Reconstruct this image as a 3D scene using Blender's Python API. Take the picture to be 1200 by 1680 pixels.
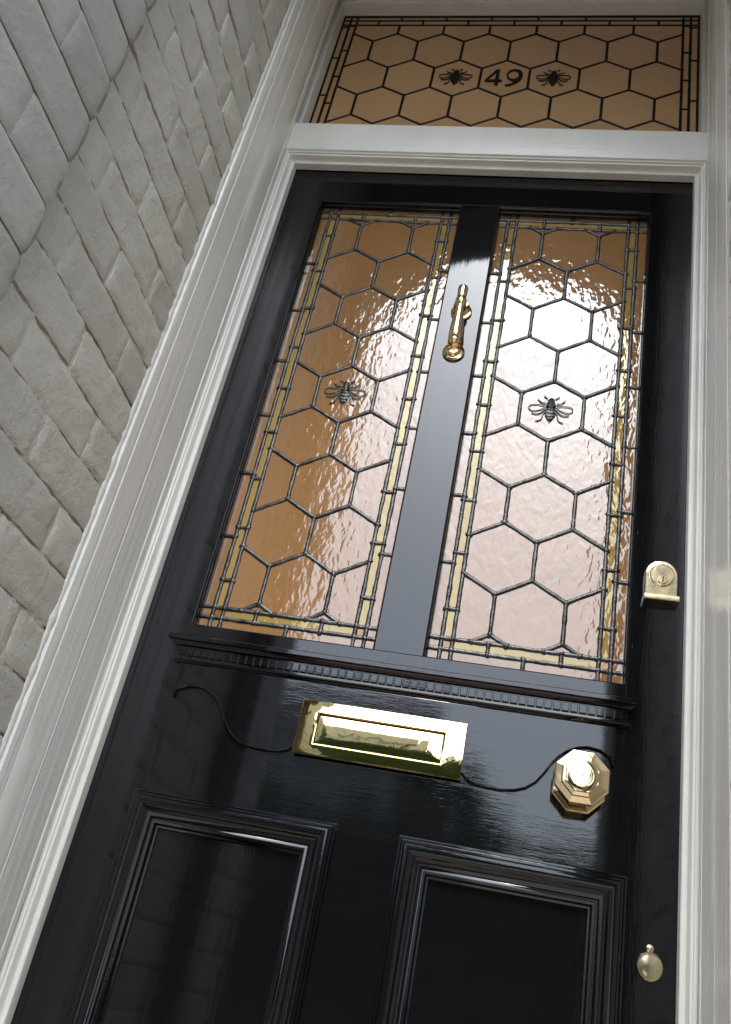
import bpy, math, random
from math import radians, sin, cos, pi, sqrt
from mathutils import Vector, Matrix, noise

for o in list(bpy.data.objects):
    bpy.data.objects.remove(o, do_unlink=True)
scene = bpy.context.scene
COL = scene.collection
rng = random.Random(49)

# ------------------------------------------------------------------ camera
cam_data = bpy.data.cameras.new('camera')
cam = bpy.data.objects.new('camera', cam_data)
COL.objects.link(cam)
RX = Vector((0.97496685, 0.11680905, 0.18919639))      # image right
RD = Vector((0.10677284, 0.50041557, -0.85917624))     # image down
RF = Vector((-0.19503638, 0.8578694, 0.47541655))      # view direction
m = Matrix.Identity(4)
for i in range(3):
    m[i][0], m[i][1], m[i][2] = RX[i], -RD[i], -RF[i]
m[0][3], m[1][3], m[2][3] = 0.20080, -1.33217, 0.53110
cam.matrix_world = m
cam_data.sensor_fit = 'HORIZONTAL'
cam_data.sensor_width = 36.0
cam_data.lens = 36.0 * 1461.5 / 1200.0
cam_data.clip_start = 0.02
cam_data.clip_end = 600
scene.camera = cam

# ------------------------------------------------------------------ sky, sun, exposure
SUN_DIR = Vector((-0.02, -1.0, 1.25)).normalized()    # towards the sun
world = bpy.data.worlds.new('World')
scene.world = world
world.use_nodes = True
wn = world.node_tree
wn.nodes.clear()
sky = wn.nodes.new('ShaderNodeTexSky')
sky.sky_type = 'NISHITA'
sky.sun_disc = False
sky.sun_elevation = math.asin(SUN_DIR.z)
sky.sun_rotation = pi
sky.air_density = 1.0
sky.dust_density = 3.5
sky.ozone_density = 1.0
hsv = wn.nodes.new('ShaderNodeHueSaturation')
hsv.inputs['Saturation'].default_value = 0.5
bg = wn.nodes.new('ShaderNodeBackground')
bg.inputs['Strength'].default_value = 0.15
wo = wn.nodes.new('ShaderNodeOutputWorld')
wn.links.new(sky.outputs[0], hsv.inputs['Color'])
cool = wn.nodes.new('ShaderNodeMix')          # thin cloud: an even cool cast over the whole sky
cool.data_type = 'RGBA'
cool.blend_type = 'MULTIPLY'
cool.inputs[0].default_value = 1.0
cool.inputs[7].default_value = (0.88, 0.98, 1.09, 1)
wn.links.new(hsv.outputs[0], cool.inputs[6])
wn.links.new(cool.outputs[2], bg.inputs['Color'])
wn.links.new(bg.outputs[0], wo.inputs['Surface'])

sun_data = bpy.data.lights.new('sun', 'SUN')
sun_data.energy = 0.5
sun_data.angle = radians(10)
sun_data.color = (1.0, 0.975, 0.94)
sun = bpy.data.objects.new('sun', sun_data)
sun.rotation_euler = SUN_DIR.to_track_quat('Z', 'Y').to_euler()
sun.location = (0, -8, 6)
COL.objects.link(sun)

scene.view_settings.view_transform = 'Standard'
scene.view_settings.look = 'None'
scene.view_settings.exposure = 1.65
scene.view_settings.gamma = 1.0
scene.view_settings.use_curve_mapping = False
scene.render.engine = 'CYCLES'
scene.cycles.use_denoising = True
scene.cycles.max_bounces = 7
scene.cycles.diffuse_bounces = 4
scene.cycles.glossy_bounces = 4
scene.cycles.sample_clamp_indirect = 12
scene.cycles.caustics_reflective = False
scene.cycles.blur_glossy = 0.6

# ------------------------------------------------------------------ material helpers
def nodes_of(name):
    mt = bpy.data.materials.new(name)
    mt.use_nodes = True
    nt = mt.node_tree
    return mt, nt, nt.nodes['Principled BSDF']

def coord(nt, scale, rot=(0, 0, 0)):
    tc = nt.nodes.new('ShaderNodeTexCoord')
    mp = nt.nodes.new('ShaderNodeMapping')
    mp.inputs['Scale'].default_value = scale
    mp.inputs['Rotation'].default_value = rot
    nt.links.new(tc.outputs['Object'], mp.inputs['Vector'])
    return mp

def noise_tex(nt, scale_vec, detail=3, rough=0.5, dist=0.0, rot=(0, 0, 0), own=False):
    mp = coord(nt, scale_vec, rot)
    n = nt.nodes.new('ShaderNodeTexNoise')
    n.inputs['Scale'].default_value = 1.0
    n.inputs['Detail'].default_value = detail
    n.inputs['Roughness'].default_value = rough
    n.inputs['Distortion'].default_value = dist
    nt.links.new(mp.outputs[0], n.inputs['Vector'])
    if own:                                   # each object gets its own stretch of the pattern
        n.noise_dimensions = '4D'
        oi = nt.nodes.new('ShaderNodeObjectInfo')
        mu = nt.nodes.new('ShaderNodeMath')
        mu.operation = 'MULTIPLY'
        mu.inputs[1].default_value = 61.7
        nt.links.new(oi.outputs['Random'], mu.inputs[0])
        nt.links.new(mu.outputs[0], n.inputs['W'])
    return n

def bump(nt, height, distance, prev=None, strength=1.0):
    b = nt.nodes.new('ShaderNodeBump')
    b.inputs['Strength'].default_value = strength
    b.inputs['Distance'].default_value = distance
    nt.links.new(height, b.inputs['Height'])
    if prev is not None:
        nt.links.new(prev.outputs[0], b.inputs['Normal'])
    return b

def ramp(nt, fac, c0, c1, p0=0.3, p1=0.7):
    r = nt.nodes.new('ShaderNodeValToRGB')
    r.color_ramp.elements[0].position = p0
    r.color_ramp.elements[1].position = p1
    r.color_ramp.elements[0].color = (*c0, 1)
    r.color_ramp.elements[1].color = (*c1, 1)
    nt.links.new(fac, r.inputs['Fac'])
    return r

def maprange(nt, fac, a, b):
    r = nt.nodes.new('ShaderNodeMapRange')
    r.inputs['From Min'].default_value = 0.3
    r.inputs['From Max'].default_value = 0.7
    r.inputs['To Min'].default_value = a
    r.inputs['To Max'].default_value = b
    nt.links.new(fac, r.inputs['Value'])
    return r

def black_paint(name, horizontal):
    mt, nt, p = nodes_of(name)
    fine = (40, 300, 520) if horizontal else (520, 300, 30)
    wide = (9, 60, 60) if horizontal else (60, 60, 7)
    n1 = noise_tex(nt, fine, 2, 0.6)
    n2 = noise_tex(nt, wide, 3, 0.5)
    n3 = noise_tex(nt, (900, 900, 900), 1)
    c = noise_tex(nt, (5, 5, 5), 4, 0.6)
    r = ramp(nt, c.outputs['Fac'], (0.0030, 0.0032, 0.0040), (0.0046, 0.0049, 0.0058))
    nt.links.new(r.outputs[0], p.inputs['Base Color'])
    rr = maprange(nt, n3.outputs['Fac'], 0.02, 0.05)
    nt.links.new(rr.outputs[0], p.inputs['Roughness'])
    b1 = bump(nt, n1.outputs['Fac'], 0.000048)
    b2 = bump(nt, n2.outputs['Fac'], 0.00012, b1)
    nt.links.new(b2.outputs[0], p.inputs['Normal'])
    p.inputs['IOR'].default_value = 1.54
    return mt

def white_gloss(name, horizontal=False):
    mt, nt, p = nodes_of(name)
    s1 = (6, 260, 260) if horizontal else (260, 260, 5)
    s2 = (2, 60, 60) if horizontal else (70, 70, 2.0)
    n1 = noise_tex(nt, s1, 3, 0.6)
    n2 = noise_tex(nt, s2, 3, 0.55)
    n3 = noise_tex(nt, (7, 7, 3), 5, 0.6)
    n4 = noise_tex(nt, (120, 120, 120), 2, 0.5)
    r = ramp(nt, n3.outputs['Fac'], (0.70, 0.672, 0.60), (0.80, 0.77, 0.692))
    nt.links.new(r.outputs[0], p.inputs['Base Color'])
    rr = maprange(nt, n3.outputs['Fac'], 0.28, 0.42)
    nt.links.new(rr.outputs[0], p.inputs['Roughness'])
    b1 = bump(nt, n1.outputs['Fac'], 0.00022)
    b2 = bump(nt, n2.outputs['Fac'], 0.0016, b1)
    b3 = bump(nt, n4.outputs['Fac'], 0.0004, b2)
    nt.links.new(b3.outputs[0], p.inputs['Normal'])
    return mt

def masonry(name, c0, c1, rough=0.6, fine=0.0006, big=0.002):
    mt, nt, p = nodes_of(name)
    n1 = noise_tex(nt, (420, 420, 420), 3, 0.65)
    n2 = noise_tex(nt, (60, 60, 60), 4, 0.6, 0.4, own=True)
    n3 = noise_tex(nt, (9, 9, 9), 5, 0.62, own=True)
    v = nt.nodes.new('ShaderNodeTexVoronoi')
    mp = coord(nt, (130, 130, 130))
    nt.links.new(mp.outputs[0], v.inputs['Vector'])
    v.inputs['Scale'].default_value = 1.0
    r = ramp(nt, n3.outputs['Fac'], c0, c1, 0.32, 0.68)
    pits = ramp(nt, v.outputs['Distance'], (0.72, 0.70, 0.66), (1, 1, 1), 0.03, 0.10)
    mx = nt.nodes.new('ShaderNodeMix')
    mx.data_type = 'RGBA'
    mx.blend_type = 'MULTIPLY'
    mx.inputs[0].default_value = 0.5
    oi = nt.nodes.new('ShaderNodeObjectInfo')
    tone = nt.nodes.new('ShaderNodeMapRange')
    tone.inputs['To Min'].default_value = 0.88
    tone.inputs['To Max'].default_value = 1.04
    nt.links.new(oi.outputs['Random'], tone.inputs['Value'])
    sc_ = nt.nodes.new('ShaderNodeVectorMath')
    sc_.operation = 'SCALE'
    nt.links.new(r.outputs[0], sc_.inputs[0])
    nt.links.new(tone.outputs[0], sc_.inputs['Scale'])
    nt.links.new(sc_.outputs[0], mx.inputs[6])
    nt.links.new(pits.outputs[0], mx.inputs[7])
    nt.links.new(mx.outputs[2], p.inputs['Base Color'])
    p.inputs['Roughness'].default_value = rough
    b1 = bump(nt, n1.outputs['Fac'], fine)
    b2 = bump(nt, n2.outputs['Fac'], big, b1)
    nt.links.new(b2.outputs[0], p.inputs['Normal'])
    return mt

def glass(name, c0, c1, tint=None, coat=1.0, ripple=1.0):
    mt, nt, p = nodes_of(name)
    n1 = noise_tex(nt, (100, 40, 50), 1, 0.45, 0.6, (0, 0.35, 0), own=True)
    n2 = noise_tex(nt, (48, 20, 30), 2, 0.4, 0.3, own=True)
    n3 = noise_tex(nt, (6, 6, 6), 3, 0.5, own=True)
    r = ramp(nt, n3.outputs['Fac'], c0, c1)
    nt.links.new(r.outputs[0], p.inputs['Base Color'])
    p.inputs['Roughness'].default_value = 0.07
    p.inputs['IOR'].default_value = 1.52
    p.inputs['Coat Weight'].default_value = coat
    p.inputs['Coat Roughness'].default_value = 0.02
    p.inputs['Coat IOR'].default_value = 1.5
    if tint:
        p.inputs['Specular Tint'].default_value = (*tint, 1)
        p.inputs['Coat Tint'].default_value = (*tint, 1)
    b1 = bump(nt, n1.outputs['Fac'], 0.00058 * ripple)
    b2 = bump(nt, n2.outputs['Fac'], 0.0007 * ripple, b1)
    nt.links.new(b2.outputs[0], p.inputs['Normal'])
    nt.links.new(b2.outputs[0], p.inputs['Coat Normal'])
    return mt

def metal(name, col, rough, wav=0.0, wscale=40, fine=0.0, dark=None):
    mt, nt, p = nodes_of(name)
    n3 = noise_tex(nt, (60, 60, 60), 4, 0.6)
    d = dark or tuple(c * 0.86 for c in col)
    r = ramp(nt, n3.outputs['Fac'], d, col)
    nt.links.new(r.outputs[0], p.inputs['Base Color'])
    p.inputs['Metallic'].default_value = 1.0
    rr = maprange(nt, n3.outputs['Fac'], rough * 0.8, rough * 1.3)
    nt.links.new(rr.outputs[0], p.inputs['Roughness'])
    n1 = noise_tex(nt, (wscale, wscale, wscale), 2, 0.5, 0.8)
    b1 = bump(nt, n1.outputs['Fac'], wav)
    n2 = noise_tex(nt, (700, 700, 700), 2)
    b2 = bump(nt, n2.outputs['Fac'], fine, b1)
    nt.links.new(b2.outputs[0], p.inputs['Normal'])
    return mt

def plain(name, c0, c1, rough=0.7, scale=8, bd=0.002, bs=60):
    mt, nt, p = nodes_of(name)
    n = noise_tex(nt, (scale,) * 3, 5, 0.6)
    r = ramp(nt, n.outputs['Fac'], c0, c1)
    nt.links.new(r.outputs[0], p.inputs['Base Color'])
    p.inputs['Roughness'].default_value = rough
    n2 = noise_tex(nt, (bs,) * 3, 4, 0.6)
    b = bump(nt, n2.outputs['Fac'], bd)
    nt.links.new(b.outputs[0], p.inputs['Normal'])
    return mt

M = dict(
    black_v=black_paint('black gloss paint upright grain', False),
    black_h=black_paint('black gloss paint level grain', True),
    white_v=white_gloss('white gloss paint upright'),
    white_h=white_gloss('white gloss paint level', True),
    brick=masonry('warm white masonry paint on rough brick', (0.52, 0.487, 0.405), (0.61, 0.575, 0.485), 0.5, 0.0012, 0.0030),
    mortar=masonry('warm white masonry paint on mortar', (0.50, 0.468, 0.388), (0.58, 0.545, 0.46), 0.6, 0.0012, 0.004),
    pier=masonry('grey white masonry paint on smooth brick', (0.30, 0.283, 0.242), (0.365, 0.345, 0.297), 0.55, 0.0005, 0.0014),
    pier_joint=masonry('grey masonry paint in the pier joints', (0.20, 0.20, 0.19), (0.28, 0.28, 0.26), 0.7, 0.0008, 0.002),
    glass=glass('clear rippled glass before a tan blind', (0.225, 0.114, 0.042), (0.275, 0.142, 0.056)),
    fan_glass=glass('flat tan glass', (0.50, 0.285, 0.130), (0.56, 0.322, 0.150), ripple=0.25),  # own flat glass, base colour lifted to make up for weak light there
    yellow=glass('pale yellow rippled glass', (0.270, 0.185, 0.078), (0.315, 0.220, 0.100), (1.0, 0.94, 0.66)),
    amber=glass('amber glass', (0.235, 0.115, 0.038), (0.27, 0.132, 0.046), (1.0, 0.78, 0.45)),
    lead=metal('soldered lead', (0.115, 0.112, 0.108), 0.36, 0.0007, 260, 0.00005, (0.035, 0.034, 0.033)),
    lead_dark=metal('blackened lead', (0.030, 0.029, 0.028), 0.5, 0.0004, 260, 0.00005),
    brass=metal('polished brass', (0.88, 0.73, 0.37), 0.04, 0.0005, 26, 0.0, (0.85, 0.69, 0.33)),
    brass_turned=metal('turned brass', (0.84, 0.655, 0.38), 0.11, 0.0003, 60, 0.00001),
    brass_satin=metal('satin brass', (0.78, 0.66, 0.42), 0.20, 0.0002, 60, 0.00003),
    key=plain('keyway shadow gap', (0.01, 0.009, 0.008), (0.02, 0.018, 0.015), 0.6),
    tile=plain('red quarry tile', (0.17, 0.055, 0.038), (0.23, 0.078, 0.052), 0.45, 5, 0.001),
    grout=plain('grey grout', (0.20, 0.19, 0.18), (0.28, 0.27, 0.25)),
    stone=plain('sandstone step', (0.34, 0.31, 0.26), (0.44, 0.40, 0.34)),
    render=plain('white painted render', (0.54, 0.54, 0.52), (0.62, 0.62, 0.60), 0.6),
    facade=plain('red brick facade', (0.22, 0.095, 0.06), (0.32, 0.15, 0.10), 0.8, 14),
    ground=plain('worn grey paving', (0.16, 0.155, 0.145), (0.26, 0.25, 0.235), 0.85, 3),
    bark=plain('bark', (0.07, 0.05, 0.035), (0.13, 0.10, 0.07), 0.9, 20, 0.01),
    leaf=plain('green leaf', (0.055, 0.10, 0.022), (0.11, 0.16, 0.045), 0.5, 30),
    leaf_dark=plain('dark green leaf', (0.035, 0.075, 0.02), (0.07, 0.11, 0.03), 0.5, 30),
)

def facing_brick():
    mt, nt, p = nodes_of('red stock brick facing')
    tc = nt.nodes.new('ShaderNodeTexCoord')
    sp = nt.nodes.new('ShaderNodeSeparateXYZ')
    cb = nt.nodes.new('ShaderNodeCombineXYZ')
    br = nt.nodes.new('ShaderNodeTexBrick')
    nt.links.new(tc.outputs['Object'], sp.inputs[0])
    nt.links.new(sp.outputs['X'], cb.inputs['X'])
    nt.links.new(sp.outputs['Z'], cb.inputs['Y'])
    nt.links.new(cb.outputs[0], br.inputs['Vector'])
    br.inputs['Scale'].default_value = 1.0
    br.inputs['Brick Width'].default_value = 0.225
    br.inputs['Row Height'].default_value = 0.0765
    br.inputs['Mortar Size'].default_value = 0.005
    br.inputs['Color1'].default_value = (0.16, 0.060, 0.036, 1)
    br.inputs['Color2'].default_value = (0.23, 0.095, 0.055, 1)
    br.inputs['Mortar'].default_value = (0.26, 0.24, 0.21, 1)
    nt.links.new(br.outputs['Color'], p.inputs['Base Color'])
    p.inputs['Roughness'].default_value = 0.85
    b = bump(nt, br.outputs['Fac'], -0.004)
    nt.links.new(b.outputs[0], p.inputs['Normal'])
    return mt
M['facade'] = facing_brick()

# ------------------------------------------------------------------ object helpers
def tag(o, label=None, cat=None, group=None, kind=None):
    if label: o['label'] = label
    if cat: o['category'] = cat
    if group: o['group'] = group
    if kind: o['kind'] = kind
    return o

def thing(name, loc, label, cat, group=None):
    o = bpy.data.objects.new(name, None)
    o.empty_display_size = 0.1
    o.location = loc
    COL.objects.link(o)
    return tag(o, label, cat, group)

def origin_of(o):
    v = Vector((0, 0, 0))
    while o is not None:
        v += Vector(o.location)
        o = o.parent
    return v

def build(name, verts, faces, mat, parent=None, smooth=None, at=None):
    """one mesh object; verts are in world metres, stored about the parent's origin (or about `at`)"""
    base = origin_of(parent)
    org = Vector(at) if at is not None else base
    me = bpy.data.meshes.new(name)
    me.from_pydata([tuple(Vector(v) - org) for v in verts], [], faces)
    me.validate()
    me.materials.append(mat if not isinstance(mat, str) else M[mat])
    if smooth:
        me.shade_smooth()
        me.set_sharp_from_angle(angle=radians(smooth))
    me.update()
    o = bpy.data.objects.new(name, me)
    if parent is not None:
        o.parent = parent
    o.location = org - base
    COL.objects.link(o)
    return o

class MB:
    def __init__(s):
        s.v, s.f = [], []
    def add(s, v, f):
        n = len(s.v)
        s.v += [tuple(x) for x in v]
        s.f += [tuple(i + n for i in q) for q in f]
        return s
    def box(s, x0, x1, y0, y1, z0, z1, b=0.0):
        if b <= 0:
            v = [(x, y, z) for x in (x0, x1) for y in (y0, y1) for z in (z0, z1)]
            f = [(0, 1, 3, 2), (4, 6, 7, 5), (0, 4, 5, 1), (2, 3, 7, 6), (0, 2, 6, 4), (1, 5, 7, 3)]
            return s.add(v, f)
        # chamfered on the four front (low y) arrises
        v = [(x0, y0 + b, z0), (x1, y0 + b, z0), (x1, y0 + b, z1), (x0, y0 + b, z1),
             (x0 + b, y0, z0 + b), (x1 - b, y0, z0 + b), (x1 - b, y0, z1 - b), (x0 + b, y0, z1 - b),
             (x0, y1, z0), (x1, y1, z0), (x1, y1, z1), (x0, y1, z1)]
        f = [(4, 5, 6, 7), (0, 1, 5, 4), (1, 2, 6, 5), (2, 3, 7, 6), (3, 0, 4, 7),
             (8, 9, 1, 0), (9, 10, 2, 1), (10, 11, 3, 2), (11, 8, 0, 3), (11, 10, 9, 8)]
        return s.add(v, f)
    def frame(s, x0, x1, z0, z1, prof, close=False):
        """profile of (inset, y) swept round a rectangle with mitred corners"""
        v, f = [], []
        for t, y in prof:
            v += [(x0 + t, y, z0 + t), (x1 - t, y, z0 + t), (x1 - t, y, z1 - t), (x0 + t, y, z1 - t)]
        for i in range(len(prof) - 1):
            for j in range(4):
                a, b = i * 4 + j, i * 4 + (j + 1) % 4
                f.append((a, b, b + 4, a + 4))
        if close:
            n = (len(prof) - 1) * 4
            f.append((n, n + 1, n + 2, n + 3))
        return s.add(v, f)
    def lathe(s, c, prof, axis='y', n=24, phase=0.0, sx=1.0, sz=1.0, caps=True):
        """prof: (radius, distance along the axis); axis 'y' runs out towards -y"""
        v, f = [], []
        for r, h in prof:
            for k in range(n):
                a = phase + 2 * pi * k / n
                if axis == 'y':
                    v.append((c[0] + r * cos(a) * sx, c[1] - h, c[2] + r * sin(a) * sz))
                else:
                    v.append((c[0] + r * cos(a) * sx, c[1] + r * sin(a) * sz, c[2] + h))
        for i in range(len(prof) - 1):
            for k in range(n):
                a, b = i * n + k, i * n + (k + 1) % n
                f.append((a, b, b + n, a + n) if axis == 'y' else (a, b, b + n, a + n))
        if caps:
            f.append(tuple(range(n)))
            f.append(tuple((len(prof) - 1) * n + k for k in range(n))[::-1])
        return s.add(v, f)
    def tube(s, pts, rad, n=6, flat=1.0):
        """tube along points lying close to the door plane"""
        pts = [Vector(p) for p in pts]
        rads = rad if isinstance(rad, (list, tuple)) else [rad] * len(pts)
        v, f = [], []
        for i, p in enumerate(pts):
            d = (pts[min(i + 1, len(pts) - 1)] - pts[max(i - 1, 0)]).normalized()
            up = Vector((0, -1, 0))
            if abs(d.dot(up)) > 0.95:
                up = Vector((0, 0, 1))
            a = d.cross(up).normalized()
            b = a.cross(d).normalized()
            for k in range(n):
                t = 2 * pi * k / n
                v.append(p + a * (rads[i] * cos(t)) + b * (rads[i] * sin(t) * flat))
        for i in range(len(pts) - 1):
            for k in range(n):
                q, w = i * n + k, i * n + (k + 1) % n
                f.append((q, w, w + n, q + n))
        f.append(tuple(range(n))[::-1])
        f.append(tuple((len(pts) - 1) * n + k for k in range(n)))
        return s.add(v, f)
    def obj(s, name, mat, parent=None, smooth=None, at=None):
        return build(name, s.v, s.f, mat, parent, smooth, at)

# ------------------------------------------------------------------ measures (metres)
F = -0.022           # door face; the leaded glass lies at y = 0
XC = 0.003           # middle of the doorway
HALF = 0.4245        # half of the door seen between the frame mouldings
DTOP = 2.108
WALL_X = -0.4555     # face of the rough brick side wall
PIER_X = -0.394      # face of the smooth pier
PIER_Y = -0.660      # inner corner of the pier
OUT_Y = -0.885       # street face of the house
SPRING, RAD = 2.347, 0.394

# ------------------------------------------------------------------ ground
def sheet(name, x0, x1, y0, y1, z, mat, kind='structure', t=0.0):
    b = MB()
    if t:
        b.box(x0, x1, y0, y1, z - t, z)
    else:
        b.add([(x0, y0, z), (x1, y0, z), (x1, y1, z), (x0, y1, z)], [(0, 1, 2, 3)])
    return tag(b.obj(name, mat), kind=kind)

sheet('ground', -160, 160, -200, 60, -0.16, 'ground')
floor = sheet('porch_floor', -0.6, 0.6, -0.88, 0.05, -0.004, 'grout', t=0.14)
tb = MB().box(-0.074, 0.074, -0.074, 0.074, -0.006, 0.0)
tile_mesh = None
for i in range(6):
    for j in range(6):
        x, y = -0.375 + i * 0.15, -0.80 + j * 0.15
        if tile_mesh is None:
            t = tb.obj('tile', 'tile', floor)
            tile_mesh = t.data
        else:
            t = bpy.data.objects.new('tile', tile_mesh)
            t.parent = floor
            COL.objects.link(t)
        t.location = (x, y, 0.0015 * rng.random())
path = sheet('path', -0.62, 0.62, -7.0, -0.905, -0.02, 'grout', t=0.10)
slab_mesh = tile_mesh.copy()
slab_mesh.transform(Matrix.Diagonal((2.0, 2.0, 1.0, 1.0)))
slab_mesh.materials[0] = M['stone']
for i in range(4):
    for j in range(20):
        t = bpy.data.objects.new('slab', slab_mesh)
        t.parent = path
        t.location = (-0.45 + i * 0.3, -1.06 - j * 0.3, -0.016 + 0.001 * rng.random())
        COL.objects.link(t)
step = MB().box(-0.45, 0.455, -0.262, -0.03, -0.002, 0.03, 0.006).obj('doorstep', 'stone')
tag(step, 'worn sandstone doorstep under the black front door', 'doorstep')

# ------------------------------------------------------------------ the house wall with its arched opening
house = thing('arched_entrance_wall', (0, -0.78, 0), 'grey white painted brick pier with rounded corners, nearest the camera at upper left', 'wall')
b = MB()
y0, y1 = OUT_Y, PIER_Y - 0.007
TOP, RC = 6.2, RAD + 0.007
def arch_wall(bm, y0, y1, r, top, half):
    n = 28
    for sgn in (-1, 1):
        bm.box(min(sgn * r, sgn * half), max(sgn * r, sgn * half), y0, y1, -0.1, SPRING)
    pts = [(r * cos(pi - pi * k / n), SPRING + r * sin(pi * k / n)) for k in range(n + 1)]
    v, f = [], []
    outer = []
    for k in range(n + 1):
        a = pi - pi * k / n
        outer.append((half * (-1 + 2 * k / n), top))
    for yy in (y0, y1):
        for p in pts: v.append((p[0], yy, p[1]))
        for p in outer: v.append((p[0], yy, p[1]))
    N = n + 1
    for k in range(n):
        f.append((k, k + 1, N + k + 1, N + k))
        f.append((2 * N + k, 3 * N + k, 3 * N + k + 1, 2 * N + k + 1))
        f.append((k, 2 * N + k, 2 * N + k + 1, k + 1))
        f.append((N + k, N + k + 1, 3 * N + k + 1, 3 * N + k))
    # the two triangles beside the springing
    for s, k in ((-1, 0), (1, n)):
        for yy in (y0, y1):
            q = len(v)
            v += [(s * r, yy, SPRING), (s * half, yy, SPRING), (s * half, yy, top)]
            f.append((q, q + 1, q + 2))
    bm.add(v, f)
arch_wall(b, y0 + 0.02, y1, RC, TOP, 4.0)
b.obj('wall', 'pier_joint', house)
b = MB()
arch_wall(b, y0 - 0.004, y0 + 0.018, RC + 0.004, TOP + 0.01, 4.01)
b.obj('facing', 'facade', house)
MB().box(-4.0, 4.0, y1 + 0.002, 0.9, 2.86, 3.0).obj('porch_ceiling', 'render', house)
b = MB()
for x0, x1, ya in ((-4.0, WALL_X - 0.13, y1 + 0.004), (-WALL_X + 0.13, 4.0, y1 + 0.004), (-0.584, 0.584, 0.10)):
    MB().box(x0, x1, ya, 0.9, -0.1, 2.858).obj('inner_wall', 'render', house)

# ------------------------------------------------------------------ bricks
def fbm(x, y, z, o=3):
    return noise.fractal(Vector((x, y, z)), 1.0, 2.0, o)

def brick_mesh(y0, y1, z0, z1, sgn, xface, rough, r, seed, depth=0.05, round_end=None):
    """one brick with its face towards +x (sgn=1) or -x, worn arrises, uneven face"""
    nu, nv = max(6, int((y1 - y0) / 0.010)), 9
    v, f = [], []
    def edge(d, rr):
        if d >= rr: return 0.0
        q = 1 - d / rr
        return rr * (1 - sqrt(max(0.0, 1 - q * q)))
    def spaced(n):
        out = []
        for i in range(n + 1):
            t = i / n
            out.append(0.5 - 0.5 * cos(pi * t) if True else t)
        return [0.35 * a + 0.65 * (i / n) for i, a in enumerate(out)]
    us, vs = spaced(nu), spaced(nv)
    for j, tv in enumerate(vs):
        for i, tu in enumerate(us):
            y = y0 + (y1 - y0) * tu
            z = z0 + (z1 - z0) * tv
            rr = r * (1 + 1.1 * rough * fbm(y * 40 + seed, z * 40, seed, 2))
            rr = max(0.001, rr)
            dz = min(z - z0, z1 - z)
            dy = min(y - y0, y1 - y)
            dep = edge(dz, rr) + (edge(dy, rr) if rough > 0.5 else edge(dy, 0.0012))
            if round_end is not None:
                de = y1 - y if round_end > 0 else y - y0
                dep += edge(de, 0.014) * 1.0
            dep = min(dep, 0.02)
            dep += 0.0018 * rough * fbm(y * 22, z * 22, seed * 1.7) + 0.0013 * rough * fbm(y * 90, z * 90, seed)
            jy = 0.0022 * rough * fbm(z * 45, seed * 3.1, 0.0) if i in (0, nu) else 0
            jz = 0.0018 * rough * fbm(y * 45, seed * 2.3, 5.0) if j in (0, nv) else 0
            # the end that shows as an outline swells between its joints
            if round_end is not None:
                near_end = max(0.0, 1 - (y1 - y) / 0.030)
                jy += near_end * (0.0068 * sin(pi * tv) ** 0.6 - 0.0030)
            v.append((xface - sgn * dep, y + jy, z + jz))
    W = nu + 1
    for j in range(nv):
        for i in range(nu):
            q = (j * W + i, j * W + i + 1, (j + 1) * W + i + 1, (j + 1) * W + i)
            f.append(q if sgn > 0 else q[::-1])
    loop = [i for i in range(W)] + [j * W + nu for j in range(1, nv + 1)] + [nv * W + i for i in range(nu - 1, -1, -1)] + [j * W for j in range(nv - 1, 0, -1)]
    n0 = len(v)
    for q in loop:
        x, y, z = v[q]
        v.append((xface - sgn * depth, y, z))
    L = len(loop)
    for k in range(L):
        q = (loop[k], n0 + k, n0 + (k + 1) % L, loop[(k + 1) % L])
        f.append(q if sgn > 0 else q[::-1])
    return v, f

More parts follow.
